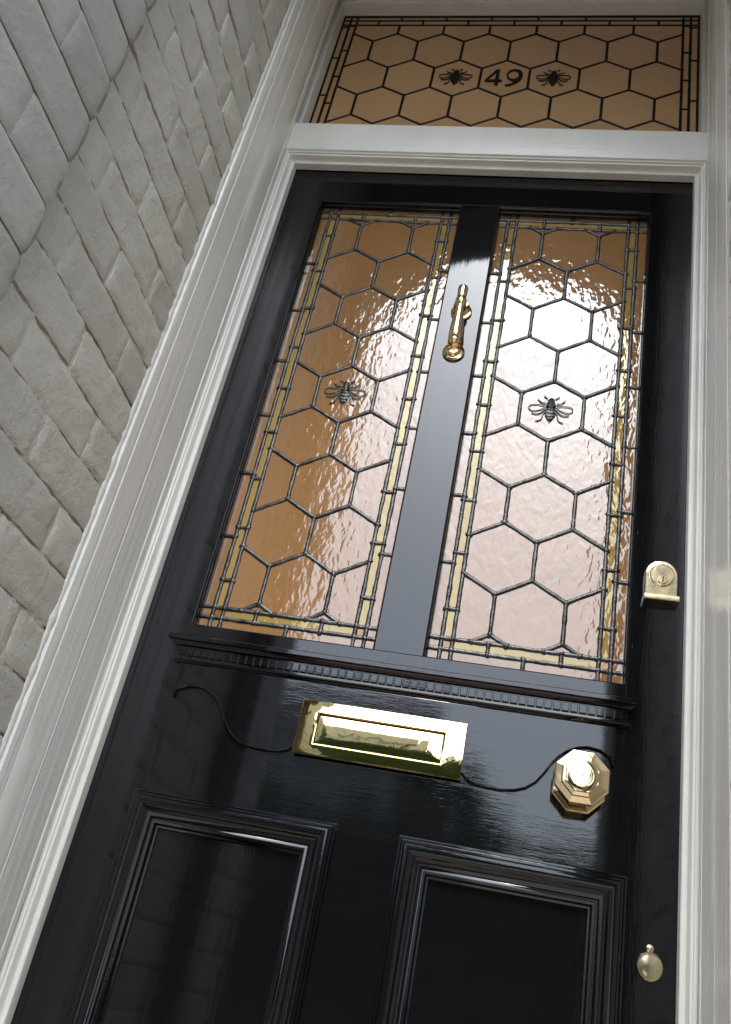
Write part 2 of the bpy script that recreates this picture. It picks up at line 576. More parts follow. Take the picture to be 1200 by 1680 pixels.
COURSE = 0.0765
def rough_wall(sgn, label):
    xf = WALL_X * sgn
    w = thing('porch_side_wall', (xf, -0.45, 0), label, 'wall')
    s = 1 if sgn > 0 else -1
    nrm = sgn                      # left wall faces +x
    ya, yb = PIER_Y, -0.15
    # paint-filled mortar bed, lumpy
    st = 0.005
    ny, nz = int((yb - ya) / st), int(2.86 / st)
    v, f = [], []
    for j in range(nz + 1):
        z = j * st
        for i in range(ny + 1):
            y = ya + i * st
            fill = 0.5 + 1.15 * fbm(y * 7, z * 7, 3.3 * sgn, 2)
            h = 0.0006 + 0.0046 * min(1.0, max(0.0, fill)) - 0.0034 * max(-0.3, fbm(y * 34, z * 34, 5.1, 3)) - 0.0030 * fbm(y * 110, z * 110, 9.0, 2)
            nc = math.floor((z - 1.28) / COURSE)
            near = min(abs(y - q) for q in ((-0.539, -0.322) if nc % 2 == 0 else (-0.43, -0.213)))
            if near < 0.012: h = 0.0012 + 0.45 * (h - 0.0012)
            h = max(0.0003, h)
            v.append((xf - nrm * h, y, z))
    W = ny + 1
    for j in range(nz):
        for i in range(ny):
            q = (j * W + i, j * W + i + 1, (j + 1) * W + i + 1, (j + 1) * W + i)
            f.append(q if nrm > 0 else q[::-1])
    build('mortar', v, f, 'mortar', w, 60)
    MB().box(min(xf - nrm * 0.02, xf - nrm * 0.14), max(xf - nrm * 0.02, xf - nrm * 0.14), ya, 0.1, -0.1, 2.859).obj('backing', 'mortar', w)
    n0 = int(-1.28 / COURSE) - 1
    for n in range(n0, 22):
        z0 = 1.28 + n * COURSE
        z1 = z0 + COURSE
        if z0 < -0.01 or z1 > 2.87: continue
        perps = [-0.66, -0.539, -0.322, -0.105] if n % 2 == 0 else [-0.66, -0.43, -0.213]
        perps = [p + (rng.uniform(-0.006, 0.006) if 0 < k else 0) for k, p in enumerate(perps)]
        for k in range(len(perps) - 1):
            a, c = perps[k] + 0.0036, perps[k + 1] - 0.0036
            c = min(c, -0.15)
            if c - a < 0.02: continue
            dz = rng.uniform(-0.0015, 0.0015)
            vv, ff = brick_mesh(a, c, z0 + 0.0021 + dz, z1 - 0.0021 + dz, nrm, xf + nrm * rng.uniform(0.0002, 0.0022), 1.0, 0.0017, rng.uniform(0, 90))
            build('brick', vv, ff, 'brick', w, 50, at=(xf, (a + c) / 2, (z0 + z1) / 2))
    return w

rough_wall(1, 'warm white painted rough brick wall on the left between pier and door frame')
rough_wall(-1, 'white painted rough brick wall closing the porch on the right')

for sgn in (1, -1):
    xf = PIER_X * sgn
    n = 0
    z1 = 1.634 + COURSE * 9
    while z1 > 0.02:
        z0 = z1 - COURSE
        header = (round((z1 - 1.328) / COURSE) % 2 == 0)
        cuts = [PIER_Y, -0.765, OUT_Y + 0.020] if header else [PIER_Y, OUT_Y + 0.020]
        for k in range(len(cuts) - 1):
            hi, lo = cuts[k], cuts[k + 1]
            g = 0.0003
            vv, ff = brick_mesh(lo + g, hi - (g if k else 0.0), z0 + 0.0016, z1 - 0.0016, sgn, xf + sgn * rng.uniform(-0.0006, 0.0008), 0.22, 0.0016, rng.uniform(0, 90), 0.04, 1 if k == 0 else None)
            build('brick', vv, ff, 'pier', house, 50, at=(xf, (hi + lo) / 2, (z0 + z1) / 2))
        z1 = z0

# ------------------------------------------------------------------ door frame
frame = thing('door_frame', (XC, -0.12, 0), 'white gloss painted timber door frame with moulded jambs and transom rail', 'door frame')
STOP_RAW = [(0.000, -0.0245), (0.0004, -0.0365), (0.0012, -0.0378), (0.0040, -0.0380), (0.0062, -0.0395), (0.0074, -0.0425),
        (0.0078, -0.0470), (0.0090, -0.0490), (0.0115, -0.0497), (0.0118, -0.0520), (0.0140, -0.0535), (0.0152, -0.0560)]
STOP = [(e * 1.2, -0.0245 + (y + 0.0245) * 1.27) for e, y in STOP_RAW]
JAMB_RAW = [(0.0154, -0.0562), (0.0158, -0.0770), (0.0163, -0.0785), (0.0186, -0.0798), (0.0186, -0.0818), (0.0168, -0.0830), (0.0166, -0.0850),
        (0.0180, -0.1150), (0.0198, -0.1480), (0.0206, -0.1492), (0.0201, -0.1505), (0.0202, -0.1525),
        (0.0215, -0.1770), (0.0235, -0.2090), (0.0246, -0.2105), (0.0242, -0.2150),
        (0.0275, -0.2310), (0.0345, -0.2350), (0.0460, -0.2352)]
JAMB = [(0.0184, -0.0647)] + [(e + max(0.0, 0.0026 * (0.13 + y) / 0.07) if y > -0.13 else e, y) for e, y in JAMB_RAW[1:]]
# moulded stop round the door: up the sides and across the head, mitred
v, f = [], []
for e, y in STOP:
    x0, x1, zt = XC - HALF - e, XC + HALF + e, DTOP + e
    v += [(x0, y, 0.03), (x0, y, zt), (x1, y, zt), (x1, y, 0.03)]
for i in range(len(STOP) - 1):
    for j in range(3):
        a = i * 4 + j
        f.append((a, a + 1, a + 5, a + 4))
build('stop_moulding', v, f, 'white_v', frame, 28)
for sgn in (-1, 1):
    v, f = [], []
    zs = [0.03 + k * (2.83 / 40) for k in range(41)]
    for z in zs:
        for i, (e, y) in enumerate(JAMB):
            wob = 0.0006 * fbm(z * 3, i * 0.37, sgn * 4.0, 2)
            v.append((XC + sgn * (HALF + e + wob), y, z))
    W = len(JAMB)
    for j in range(40):
        for i in range(W - 1):
            q = (j * W + i, j * W + i + 1, (j + 1) * W + i + 1, (j + 1) * W + i)
            f.append(q)
    build('jamb', v, f, 'white_v', frame, 28)
    # ragged bead of caulk and paint where the jamb meets the brick
    v, f = [], []
    nz, nk = 560, 6
    for j in range(nz + 1):
        z = 0.03 + 2.8 * j / nz
        lump = fbm(z * 27, sgn * 7.0, 1.0, 3)
        wd = 0.0055 + 0.0036 * lump + 0.0024 * fbm(z * 200, 2.0, sgn, 2)
        for k in range(nk):
            a = pi * k / (nk - 1)
            v.append((XC + sgn * (HALF + 0.0335 - max(0.0015, wd) * 0.55 * sin(a)), -0.2365 - max(0.002, wd) * 1.3 * cos(a), z))
    for j in range(nz):
        for k in range(nk - 1):
            q = j * nk + k
            f.append((q, q + 1, q + nk + 1, q + nk))
    build('caulk_bead', v, f, 'white_v', frame, 60)
# transom rail: face, drip edge and sloping sill up to the fanlight
TC, TX = 2.4765, 0.0005
TXH, TZH = 0.4400, 0.2480      # half of the fanlight opening
rail = [(-0.0645, DTOP + 0.0183), (-0.0657, DTOP + 0.0206), (-0.0657, 2.2085), (-0.0645, 2.2135), (-0.0615, 2.2160), (-0.0560, 2.2172), (0.004, 2.2280)]
v, f = [], []
x0, x1 = XC - HALF - 0.0186, XC + HALF + 0.0186
for y, z in rail:
    v += [(x0, y, z), (x1, y, z)]
for i in range(len(rail) - 1):
    f.append((2 * i, 2 * i + 1, 2 * i + 3, 2 * i + 2))
build('transom_rail', v, f, 'white_h', frame, 28)
# reveal round the fanlight and the head above it
rv = [(0.0, 0.004), (0.0, -0.0345), (-0.0012, -0.0358), (-0.006, -0.036)]
b = MB()
hx0, hx1 = TX - TXH, TX + TXH
v, f = [], []
for t, y in rv:
    v += [(hx0 + t, y, 2.231), (hx0 + t, y, TC + TZH - t), (hx1 - t, y, TC + TZH - t), (hx1 - t, y, 2.231)]
for i in range(len(rv) - 1):
    for j in range(3):
        a = i * 4 + j
        f.append((a, a + 1, a + 5, a + 4))
b.add(v, f)
b.obj('fanlight_reveal', 'white_v', frame, 28)
hz = TC + TZH + 0.006
b = MB().box(XC - HALF - 0.0150, XC + HALF + 0.0150, -0.0362, 0.05, hz, 2.77)
b.box(XC - HALF - 0.0152, XC + HALF + 0.0152, -0.057, 0.05, 2.7705, 2.8595)
b.obj('head', 'white_h', frame)
for x0, x1, ya, za, zb in ((XC - HALF - 0.05, hx0 - 0.0005, -0.0355, 2.23, 2.86), (hx1 + 0.0005, XC + HALF + 0.05, -0.0355, 2.23, 2.86),
                           (XC - HALF - 0.05, XC - HALF - 0.0005, -0.0240, 0.0, 2.2295), (XC + HALF + 0.0005, XC + HALF + 0.05, -0.0240, 0.0, 2.2295)):
    MB().box(x0, x1, ya, 0.05, za, zb).obj('frame_post', 'white_v', frame)

# ------------------------------------------------------------------ leaded lights
def clip_poly(poly, x0, x1, z0, z1):
    def cut(p, inside, inter):
        out = []
        for i in range(len(p)):
            a, c = p[i - 1], p[i]
            ia, ic = inside(a), inside(c)
            if ic:
                if not ia: out.append(inter(a, c))
                out.append(c)
            elif ia:
                out.append(inter(a, c))
        return out
    def ix(xv): return lambda a, c: (xv, a[1] + (c[1] - a[1]) * (xv - a[0]) / (c[0] - a[0]))
    def iz(zv): return lambda a, c: (a[0] + (c[0] - a[0]) * (zv - a[1]) / (c[1] - a[1]), zv)
    for ins, it in ((lambda q: q[0] >= x0 - 1e-9, ix(x0)), (lambda q: q[0] <= x1 + 1e-9, ix(x1)),
                    (lambda q: q[1] >= z0 - 1e-9, iz(z0)), (lambda q: q[1] <= z1 + 1e-9, iz(z1))):
        if poly: poly = cut(poly, ins, it)
    return poly

def area(p):
    return 0.5 * abs(sum(p[i - 1][0] * p[i][1] - p[i][0] * p[i - 1][1] for i in range(len(p))))

def add_came(bm, a, c, wd, ht, lumpy):
    """half-round lead strip lying on the glass from a to c"""
    a, c = Vector((a[0], 0, a[1])), Vector((c[0], 0, c[1]))
    d = c - a
    L = d.length
    if L < 1e-4: return
    d /= L
    s = Vector((d.z, 0, -d.x))
    n = max(1, int(L / 0.009))
    K = 7
    v, f = [], []
    for i in range(n + 1):
        p = a + d * (L * i / n)
        j1 = 1 + lumpy * 0.30 * fbm(p.x * 160, p.z * 160, 1.0, 2)
        j2 = 1 + lumpy * 0.40 * fbm(p.x * 150, p.z * 150, 8.0, 2)
        off = lumpy * 0.0005 * fbm(p.x * 60, p.z * 60, 20.0, 2)
        for k in range(K):
            t = pi * k / (K - 1)
            q = p + s * (cos(t) * wd * 0.5 * j1 + off)
            v.append((q.x, 0.0012 - (sin(t) ** 0.7) * (ht * j2 + 0.0012), q.z))
    for i in range(n):
        for k in range(K - 1):
            q = i * K + k
            f.append((q, q + 1, q + K + 1, q + K))
    bm.add(v, f)

def solder(bm, p, r, h):
    n = 9
    ph = rng.uniform(0, 6)
    prof = [(1.0, -0.001), (0.92, 0.35), (0.68, 0.72), (0.35, 0.95), (0.05, 1.0)]
    v, f = [], []
    for rr, hh in prof:
        for k in range(n):
            a = ph + 2 * pi * k / n
            w = 1 + 0.22 * sin(2 * a + ph)
            v.append((p[0] + rr * r * w * cos(a), -(hh * h), p[1] + rr * r * w * sin(a)))
    for i in range(len(prof) - 1):
        for k in range(n):
            q, w = i * n + k, i * n + (k + 1) % n
            f.append((q, w, w + n, q + n))
    f.append(tuple((len(prof) - 1) * n + k for k in range(n)))
    bm.add(v, f)

BEE_ARMS = [
    [(-7.0, 14.5), (-10.5, 18.0), (-14.1, 20.5)],
    [(-9.5, 4.8), (-14.5, 5.0), (-18.6, 6.4), (-22.0, 9.6), (-24.3, 12.9)],
    [(-7.5, -1.6), (-16.0, -0.4), (-24.6, 0.2), (-32.0, -0.2), (-36.9, -2.0), (-39.3, -6.2), (-38.6, -10.4), (-34.8, -13.4), (-28.5, -14.2), (-22.5, -12.6), (-16.0, -9.0), (-8.5, -3.8)],
    [(-8.0, -8.0), (-12.0, -12.2), (-16.0, -16.6), (-20.0, -20.0), (-26.0, -21.2), (-33.6, -19.6)],
    [(-8.5, -15.0), (-12.2, -19.5), (-13.6, -26.0), (-15.6, -32.0), (-19.5, -35.4), (-24.8, -36.8)],
]
def make_bee(parent, cx, cz, mat='lead'):
    b = MB()
    mm = 0.001
    P = lambda u, w, h=0.0022: (cx + u * mm, -h, cz + w * mm)
    for arm in BEE_ARMS:
        for s in (-1, 1):
            n = len(arm)
            fine = []
            for i in range(n - 1):
                for k in range(3):
                    t = k / 3
                    p0, p1, p2, p3 = arm[max(i - 1, 0)], arm[i], arm[i + 1], arm[min(i + 2, n - 1)]
                    q = []
                    for c in (0, 1):
                        q.append(0.5 * (2 * p1[c] + (p2[c] - p0[c]) * t + (2 * p0[c] - 5 * p1[c] + 4 * p2[c] - p3[c]) * t * t + (3 * p1[c] - p0[c] - 3 * p2[c] + p3[c]) * t ** 3))
                    fine.append(q)
            fine.append(arm[-1])
            b.tube([P(-s * u if s > 0 else u, w) for u, w in fine], 0.00115 if n > 8 else 0.00125, 6)
    # head, thorax, striped abdomen
    b.lathe(P(0, 10.5, 0), [(0.0062, 0.0), (0.0060, 0.0028), (0.0042, 0.0044), (0.0036, 0.0030), (0.0005, 0.0028)], n=14)
    b.lathe(P(0, 0.5, 0), [(0.0088, 0.0), (0.0086, 0.0032), (0.0066, 0.0055), (0.0052, 0.0050), (0.0040, 0.0032), (0.0005, 0.0030)], n=16)
    b.tube([P(0, 12, 0.002), P(0, 4, 0.002), P(0, -8, 0.002)], [0.0035, 0.0042, 0.0036], 8)
    v, f = [], []
    K, n = 9, 26
    for i in range(n + 1):
        t = i / n
        z = -7.5 - 33.0 * t
        w = 9.6 * (sin(pi * min(1, t * 0.62 + 0.27)) ** 0.9) * (1 if t < 0.45 else max(0.02, 1 - ((t - 0.45) / 0.55) ** 1.7))
        hgt = (4.2 if (i // 3) % 2 == 0 else 2.4) * min(1, w / 7.0)
        for k in range(K):
            a = pi * k / (K - 1)
            v.append((cx + w * cos(a) * mm, 0.0005 - (hgt * sin(a) ** 0.6 + 0.6) * mm, cz + z * mm))
    for i in range(n):
        for k in range(K - 1):
            q = i * K + k
            f.append((q, q + 1, q + K + 1, q + K))
    b.add(v, f)
    return b.obj('bee', mat, parent, 40, at=(cx, 0, cz))

def pane(poly, mat, parent, tilt):
    """one pane: a 3 mm slab at its own slight angle"""
    if len(poly) < 3 or area(poly) < 6e-6: return
    cx = sum(p[0] for p in poly) / len(poly)
    cz = sum(p[1] for p in poly) / len(poly)
    ax, az = rng.gauss(0, tilt), rng.gauss(0, tilt)
    fr = [(x, (x - cx) * ax + (z - cz) * az, z) for x, z in poly]
    bk = [(x, y + 0.003, z) for x, y, z in fr]
    n = len(poly)
    s = sum(poly[i - 1][0] * poly[i][1] - poly[i][0] * poly[i - 1][1] for i in range(n))
    f = [tuple(range(n)), tuple(range(n, 2 * n))[::-1]]
    for i in range(n):
        j = (i + 1) % n
        f.append((i, i + n, j + n, j))
    if s < 0: f = [q[::-1] for q in f]
    return build('pane', fr + bk, f, mat, parent, at=(cx, 0, cz))

def hexes(cx, cz, w, s, p, rows, x0, x1, z0, z1, odd0):
    """pointed-top honeycomb clipped to the rectangle: polygons and lead lines"""
    polys, segs = [], {}
    for k in range(-rows, rows + 1):
        off = 0.0 if (k % 2 == 0) == odd0 else w / 2
        for j in range(-9, 10):
            hx = cx + j * w + off
            if hx < x0 - w or hx > x1 + w: continue
            zz = cz + k * p
            hp = [(hx - w / 2, zz - s / 2), (hx, zz - (p - s / 2)), (hx + w / 2, zz - s / 2),
                  (hx + w / 2, zz + s / 2), (hx, zz + (p - s / 2)), (hx - w / 2, zz + s / 2)]
            q = clip_poly(hp, x0, x1, z0, z1)
            if len(q) >= 3 and area(q) > 1e-6: polys.append((q, (k, j)))
            for i in range(6):
                a, c = hp[i - 1], hp[i]
                key = tuple(sorted(((round(a[0], 4), round(a[1], 4)), (round(c[0], 4), round(c[1], 4)))))
                segs[key] = (a, c)
    lines = []
    for a, c in segs.values():
        t0, t1 = 0.0, 1.0
        dx, dz = c[0] - a[0], c[1] - a[1]
        ok = True
        for pp, qq in ((-dx, a[0] - x0), (dx, x1 - a[0]), (-dz, a[1] - z0), (dz, z1 - a[1])):
            if abs(pp) < 1e-9:
                if qq < -1e-9: ok = False
            else:
                t = qq / pp
                if pp < 0: t0 = max(t0, t)
                else: t1 = min(t1, t)
        if ok and t1 - t0 > 1e-3:
            A = (a[0] + dx * t0, a[1] + dz * t0)
            B = (a[0] + dx * t1, a[1] + dz * t1)
            if abs(A[0] - B[0]) < 1e-6 and (abs(A[0] - x0) < 1e-4 or abs(A[0] - x1) < 1e-4): continue
            lines.append((A, B))
    return polys, lines

def leaded_light(name, parent, cx, cz, w, s, p, rows, ihx, ihz, mhx, mhz, ohx, ohz, odd0, side_in, side_out, top_in, top_out, came_w, came_h, lumpy, tilt, label=None, outer_came=False, strip_mat='yellow', corner_mat='amber', lead='lead', field='glass'):
    x0, x1, z0, z1 = cx - ihx, cx + ihx, cz - ihz, cz + ihz
    polys, lines = hexes(cx, cz, w, s, p, rows, x0, x1, z0, z1, odd0)
    b = MB()
    joints = {}
    def J(q): joints[(round(q[0], 3), round(q[1], 3))] = q
    for A, B in lines:
        add_came(b, A, B, came_w, came_h, lumpy)
        J(A); J(B)
    X0, X1, Z0, Z1 = cx - ohx, cx + ohx, cz - ohz, cz + ohz
    for sx in (-1, 1):
        for h in (ihx, mhx):
            add_came(b, (cx + sx * h, Z0), (cx + sx * h, Z1), came_w, came_h, lumpy)
        for h in (ihz, mhz):
            add_came(b, (X0, cz + sx * h), (X1, cz + sx * h), came_w, came_h, lumpy)
        if outer_came:
            add_came(b, (cx + sx * (ohx - 0.002), Z0), (cx + sx * (ohx - 0.002), Z1), came_w * 0.8, came_h, lumpy)
            add_came(b, (X0, cz + sx * (ohz - 0.002)), (X1, cz + sx * (ohz - 0.002)), came_w * 1.6, came_h, lumpy)
        for h in (ihx, mhx):
            for g in (ihz, mhz):
                J((cx + sx * h, cz + g)); J((cx + sx * h, cz - g))
    # ties across the border strips
    for sx in (-1, 1):
        for t in side_in:
            a, c = (cx + sx * ihx, cz + t), (cx + sx * mhx, cz + t)
            add_came(b, a, c, came_w, came_h, lumpy); J(a); J(c)
        for t in side_out:
            a, c = (cx + sx * mhx, cz + t), (cx + sx * ohx, cz + t)
            add_came(b, a, c, came_w, came_h, lumpy); J(a)
        for t in top_in:
            a, c = (cx + t, cz + sx * ihz), (cx + t, cz + sx * mhz)
            add_came(b, a, c, came_w, came_h, lumpy); J(a); J(c)
        for t in top_out:
            a, c = (cx + t, cz + sx * mhz), (cx + t, cz + sx * ohz)
            add_came(b, a, c, came_w, came_h, lumpy); J(a)
    for q in joints.values():
        solder(b, q, came_w * 0.5 * (1 + 0.55 * lumpy * rng.uniform(0.5, 1.1)), came_h * (1.0 + 0.35 * lumpy))
    lt = b.obj(name, lead, parent, 50, at=(cx, 0, cz))
    if label: lt['label'] = label
    for q, key in polys:
        pane(q, field, lt, tilt)
    def strip(a0, a1, cuts, f0, f1, axis, mat):
        cs = [a0] + sorted(c for c in cuts if a0 < c < a1) + [a1]
        for i in range(len(cs) - 1):
            if axis == 'z': pane([(f0, cs[i]), (f1, cs[i]), (f1, cs[i + 1]), (f0, cs[i + 1])], mat, lt, tilt)
            else: pane([(cs[i], f0), (cs[i + 1], f0), (cs[i + 1], f1), (cs[i], f1)], mat, lt, tilt)
    for sx in (-1, 1):
        i0, i1 = sorted((cx + sx * ihx, cx + sx * mhx))
        o0, o1 = sorted((cx + sx * mhx, cx + sx * ohx))
        strip(z0, z1, [cz + t for t in side_in], i0, i1, 'z', strip_mat)
        strip(cz - mhz, cz + mhz, [cz + t for t in side_out] + [z0, z1], o0, o1, 'z', field)
        i0, i1 = sorted((cz + sx * ihz, cz + sx * mhz))
        o0, o1 = sorted((cz + sx * mhz, cz + sx * ohz))
        strip(x0, x1, [cx + t for t in top_in], i0, i1, 'x', strip_mat)
        strip(X0, X1, [cx + t for t in top_out] + [x0, x1, cx - mhx, cx + mhx], o0, o1, 'x', field)
        for g in (-1, 1):      # amber corner squares
            i0, i1 = sorted((cz + sx * ihz, cz + sx * mhz))
            j0, j1 = sorted((cx + g * ihx, cx + g * mhx))
            pane([(j0, i0), (j1, i0), (j1, i1), (j0, i1)], corner_mat, lt, tilt)
    return lt

# ------------------------------------------------------------------ the door
door = thing('front_door', (XC, 0, 0.032), 'glossy black panelled front door with leaded honeycomb glass and brass fittings', 'door')
PL, PR = -0.1896, 0.1949        # middles of the two leaded lights
OH, OZ0, OZ1 = 0.1535, 1.0130, 2.0190
LX0, LX1 = -0.440, PL - OH
def board(name, x0, x1, z0, z1, grain, bv=0.0006):
    return MB().box(x0, x1, F, 0.022, z0, z1, bv).obj(name, grain, door)
board('stile', -0.440, PL - OH, 0.035, 2.125, 'black_v')
board('stile', PR + OH, 0.446, 0.035, 2.125, 'black_v')
board('rail', PL - OH, PR + OH, OZ1, 2.125, 'black_h')
board('muntin', PL + OH, PR - OH, OZ0, OZ1, 'black_v')
board('rail', PL - OH, PR + OH, 0.732, OZ0, 'black_h')
board('muntin', -0.050, 0.063, 0.200, 0.732, 'black_v')
board('rail', PL - OH, PR + OH, 0.035, 0.200, 'black_h')
for (x0, x1) in ((PL - OH, -0.050), (0.063, PR + OH)):
    MB().box(x0, x1, F + 0.012, 0.012, 0.200, 0.732).obj('panel', 'black_v', door)
BOL = [(0.0000, F + 0.0005), (0.0002, F - 0.0050), (0.0012, F - 0.0064), (0.0034, F - 0.0066), (0.0044, F - 0.0060), (0.0048, F - 0.0082), (0.0060, F - 0.0096),
       (0.0084, F - 0.0098), (0.0094, F - 0.0092), (0.0098, F - 0.0118), (0.0112, F - 0.0132), (0.0150, F - 0.0138), (0.0185, F - 0.0130), (0.0215, F - 0.0108),
       (0.0240, F - 0.0075), (0.0270, F - 0.0040), (0.0310, F - 0.0012), (0.0350, F - 0.0002), (0.0354, F + 0.0015), (0.0366, F + 0.0004), (0.0400, F - 0.0006), (0.0432, F + 0.0006),
       (0.0450, F + 0.0040), (0.0454, F + 0.0080), (0.0480, F + 0.0090), (0.0500, F + 0.0125)]
for x0, x1 in ((-0.3500, -0.0380), (0.0515, 0.3630)):
    MB().frame(x0, x1, 0.185, 0.7450, BOL).obj('panel_moulding', 'black_h', door, 32)
BEAD = [(0.0002, F + 0.0012), (0.0010, F + 0.0016), (0.0022, F + 0.0030), (0.0028, F + 0.0060), (0.0028, -0.0120), (0.0034, -0.0105), (0.0046, -0.0090), (0.0050, 0.0015)]
for cx in (PL, PR):
    MB().frame(cx - OH, cx + OH, OZ0, OZ1, BEAD).obj('glazing_bead', 'black_v', door, 32)
HW, HS, HP = 0.1131, 0.07105, 0.1030
for cx, lab in ((PL, 'leaded light left of the knocker'), (PR, 'leaded light right of the knocker')):
    lt = leaded_light('leaded_light', door, cx, 1.520, HW, HS, HP, 5, HW, 0.4635, 0.1310, 0.4820, 0.1500, 0.5020, True,
                      [n * HP for n in range(-4, 5)], [(n + 0.5) * 0.1315 for n in range(-3, 3)], [-HW / 2, HW / 2], [0.0], 0.0079, 0.0028, 1.0, 0.0055, lab)
    make_bee(lt, cx - 0.0015, 1.5300)

# dentil shelf under the lights
SH = [(0.0, 0.9925), (0.006, 0.9915), (0.0150, 0.9890), (0.0205, 0.9870), (0.0220, 0.9855), (0.0220, 0.9795), (0.0205, 0.9785), (0.0170, 0.9780), (0.0155, 0.9755),
      (0.0120, 0.9725), (0.0095, 0.9715), (0.0085, 0.9712), (0.0085, 0.9545), (0.0112, 0.9542), (0.0116, 0.9510), (0.0095, 0.9490), (0.0060, 0.9482), (0.0045, 0.9462), (0.0, 0.9455)]
v, f = [], []
for pj, z in SH:
    for sx in (-1, 1):
        v.append((0.0 + sx * (0.3435 + pj * 1.05), F - pj, z))
n = len(SH)
for i in range(n - 1):
    f.append((2 * i, 2 * i + 1, 2 * i + 3, 2 * i + 2))
f.append(tuple(2 * i for i in range(n)))
f.append(tuple(2 * i + 1 for i in range(n))[::-1])
shelf = build('dentil_shelf', v, f, 'black_h', door, 32)
dm = None
ND = 55
for i in range(ND):
    x = -0.3440 + (i + 0.5) * 0.688 / ND
    if dm is None:
        d = MB().box(x - 0.0052, x + 0.0052, F - 0.0128, F - 0.0080, 0.9562, 0.9690, 0.0007).obj('dentil', 'black_h', shelf, at=(x, F - 0.008, 0.9626))
        dm = d.data
        base = d.location.copy()
        xb = x
    else:
        d = bpy.data.objects.new('dentil', dm)
        d.parent = shelf
        d.location = base + Vector((x - xb, rng.uniform(-0.0003, 0.0003), rng.uniform(-0.0002, 0.0002)))
        d.rotation_euler = (rng.uniform(-0.008, 0.008), rng.uniform(-0.012, 0.012), rng.uniform(-0.008, 0.008))
        COL.objects.link(d)

# raised apron with its S-curved lower edge
cur = [(0.3370, 0.8880), (0.3290, 0.8990), (0.3160, 0.9065), (0.2995, 0.9085), (0.2850, 0.9055), (0.2705, 0.8980), (0.2595, 0.8880), (0.2510, 0.8770), (0.2420, 0.8620),
       (0.2315, 0.8475), (0.2180, 0.8370), (0.2020, 0.8310), (0.1830, 0.8285), (0.1640, 0.8285), (0.1480, 0.8305), (0.1335, 0.8350), (0.1270, 0.8420)]
poly = [(0.3370, 0.9460)] + cur + [(-x, z + 0.001) for x, z in cur[::-1]] + [(-0.3370, 0.9460)]
v, f = [], []
n = len(poly)
APR = ((0.0, -0.0004), (0.0030, 0.0), (0.0052, 0.0004), (0.0064, 0.0013), (0.0069, 0.0026))
for pj, ins in APR:
    for i, (x, z) in enumerate(poly):
        a, c = poly[i - 1], poly[(i + 1) % n]
        tx, tz = c[0] - a[0], c[1] - a[1]
        L = sqrt(tx * tx + tz * tz) or 1
        v.append((x - ins * (-tz) / L * -1, F - pj, z - ins * tx / L * -1) if False else (x + ins * (-tz / L) * (-1), F - pj, z + ins * (tx / L) * (-1)))
for lv in range(len(APR) - 1):
    for i in range(n):
        j = (i + 1) % n
        f.append((lv * n + i, lv * n + j, (lv + 1) * n + j, (lv + 1) * n + i))
f.append(tuple((len(APR) - 1) * n + i for i in range(n))[::-1])
build('apron', v, f, 'black_h', door, 50)

# ---- letter plate
v, f = [], []
# plate has unequal margins: rebuild the inner loop
FX0, FX1, FZ0, FZ1 = -0.0960, 0.0935, 0.8500, 0.8950
def plate_ring(loops):
    v, f = [], []
    for x0, x1, z0, z1, y in loops:
        v += [(x0, y, z0), (x1, y, z0), (x1, y, z1), (x0, y, z1)]
    for i in range(len(loops) - 1):
        for j in range(4):
            a, c = 4 * i + j, 4 * i + (j + 1) % 4
            f.append((a, c, c + 4, a + 4))
    return v, f
LP = F - 0.0040
v, f = plate_ring([(-0.1255, 0.1255, 0.8325, 0.9145, LP - 0.0040), (-0.1255, 0.1255, 0.8325, 0.9145, LP - 0.0090), (-0.1247, 0.1247, 0.8333, 0.9137, LP - 0.0103),
                   (-0.1230, 0.1230, 0.8350, 0.9120, LP - 0.0108), (FX0 - 0.0030, FX1 + 0.0030, FZ0 - 0.0028, FZ1 + 0.0028, LP - 0.0109), (FX0 - 0.0022, FX1 + 0.0022, FZ0 - 0.0020, FZ1 + 0.0020, LP - 0.0112),
                   (FX0 - 0.0008, FX1 + 0.0008, FZ0 - 0.0006, FZ1 + 0.0006, LP - 0.0109), (FX0, FX1, FZ0, FZ1, LP - 0.0098), (FX0, FX1, FZ0, FZ1, LP - 0.0055)])
plate = build('letter_plate', v, f, 'brass', door, 25)
# flap: set in with a small gap, very slightly dished
NX, NZ = 18, 6
v, f = [], []
gx0, gx1, gz0, gz1 = FX0 + 0.0010, FX1 - 0.0010, FZ0 + 0.0008, FZ1 - 0.0022
for j in range(NZ + 1):
    for i in range(NX + 1):
        u, t = i / NX, j / NZ
        e = min(min(u, 1 - u) * (gx1 - gx0), min(t, 1 - t) * (gz1 - gz0))
        y = LP - 0.0084 + (0.0012 if e < 1e-6 else 0.0) - 0.00035 * sin(pi * u) * sin(pi * t)
        v.append((gx0 + (gx1 - gx0) * u, y, gz0 + (gz1 - gz0) * t))
W = NX + 1
for j in range(NZ):
    for i in range(NX):
        f.append((j * W + i, j * W + i + 1, (j + 1) * W + i + 1, (j + 1) * W + i))
build('flap', v, f, 'brass', plate, 40)

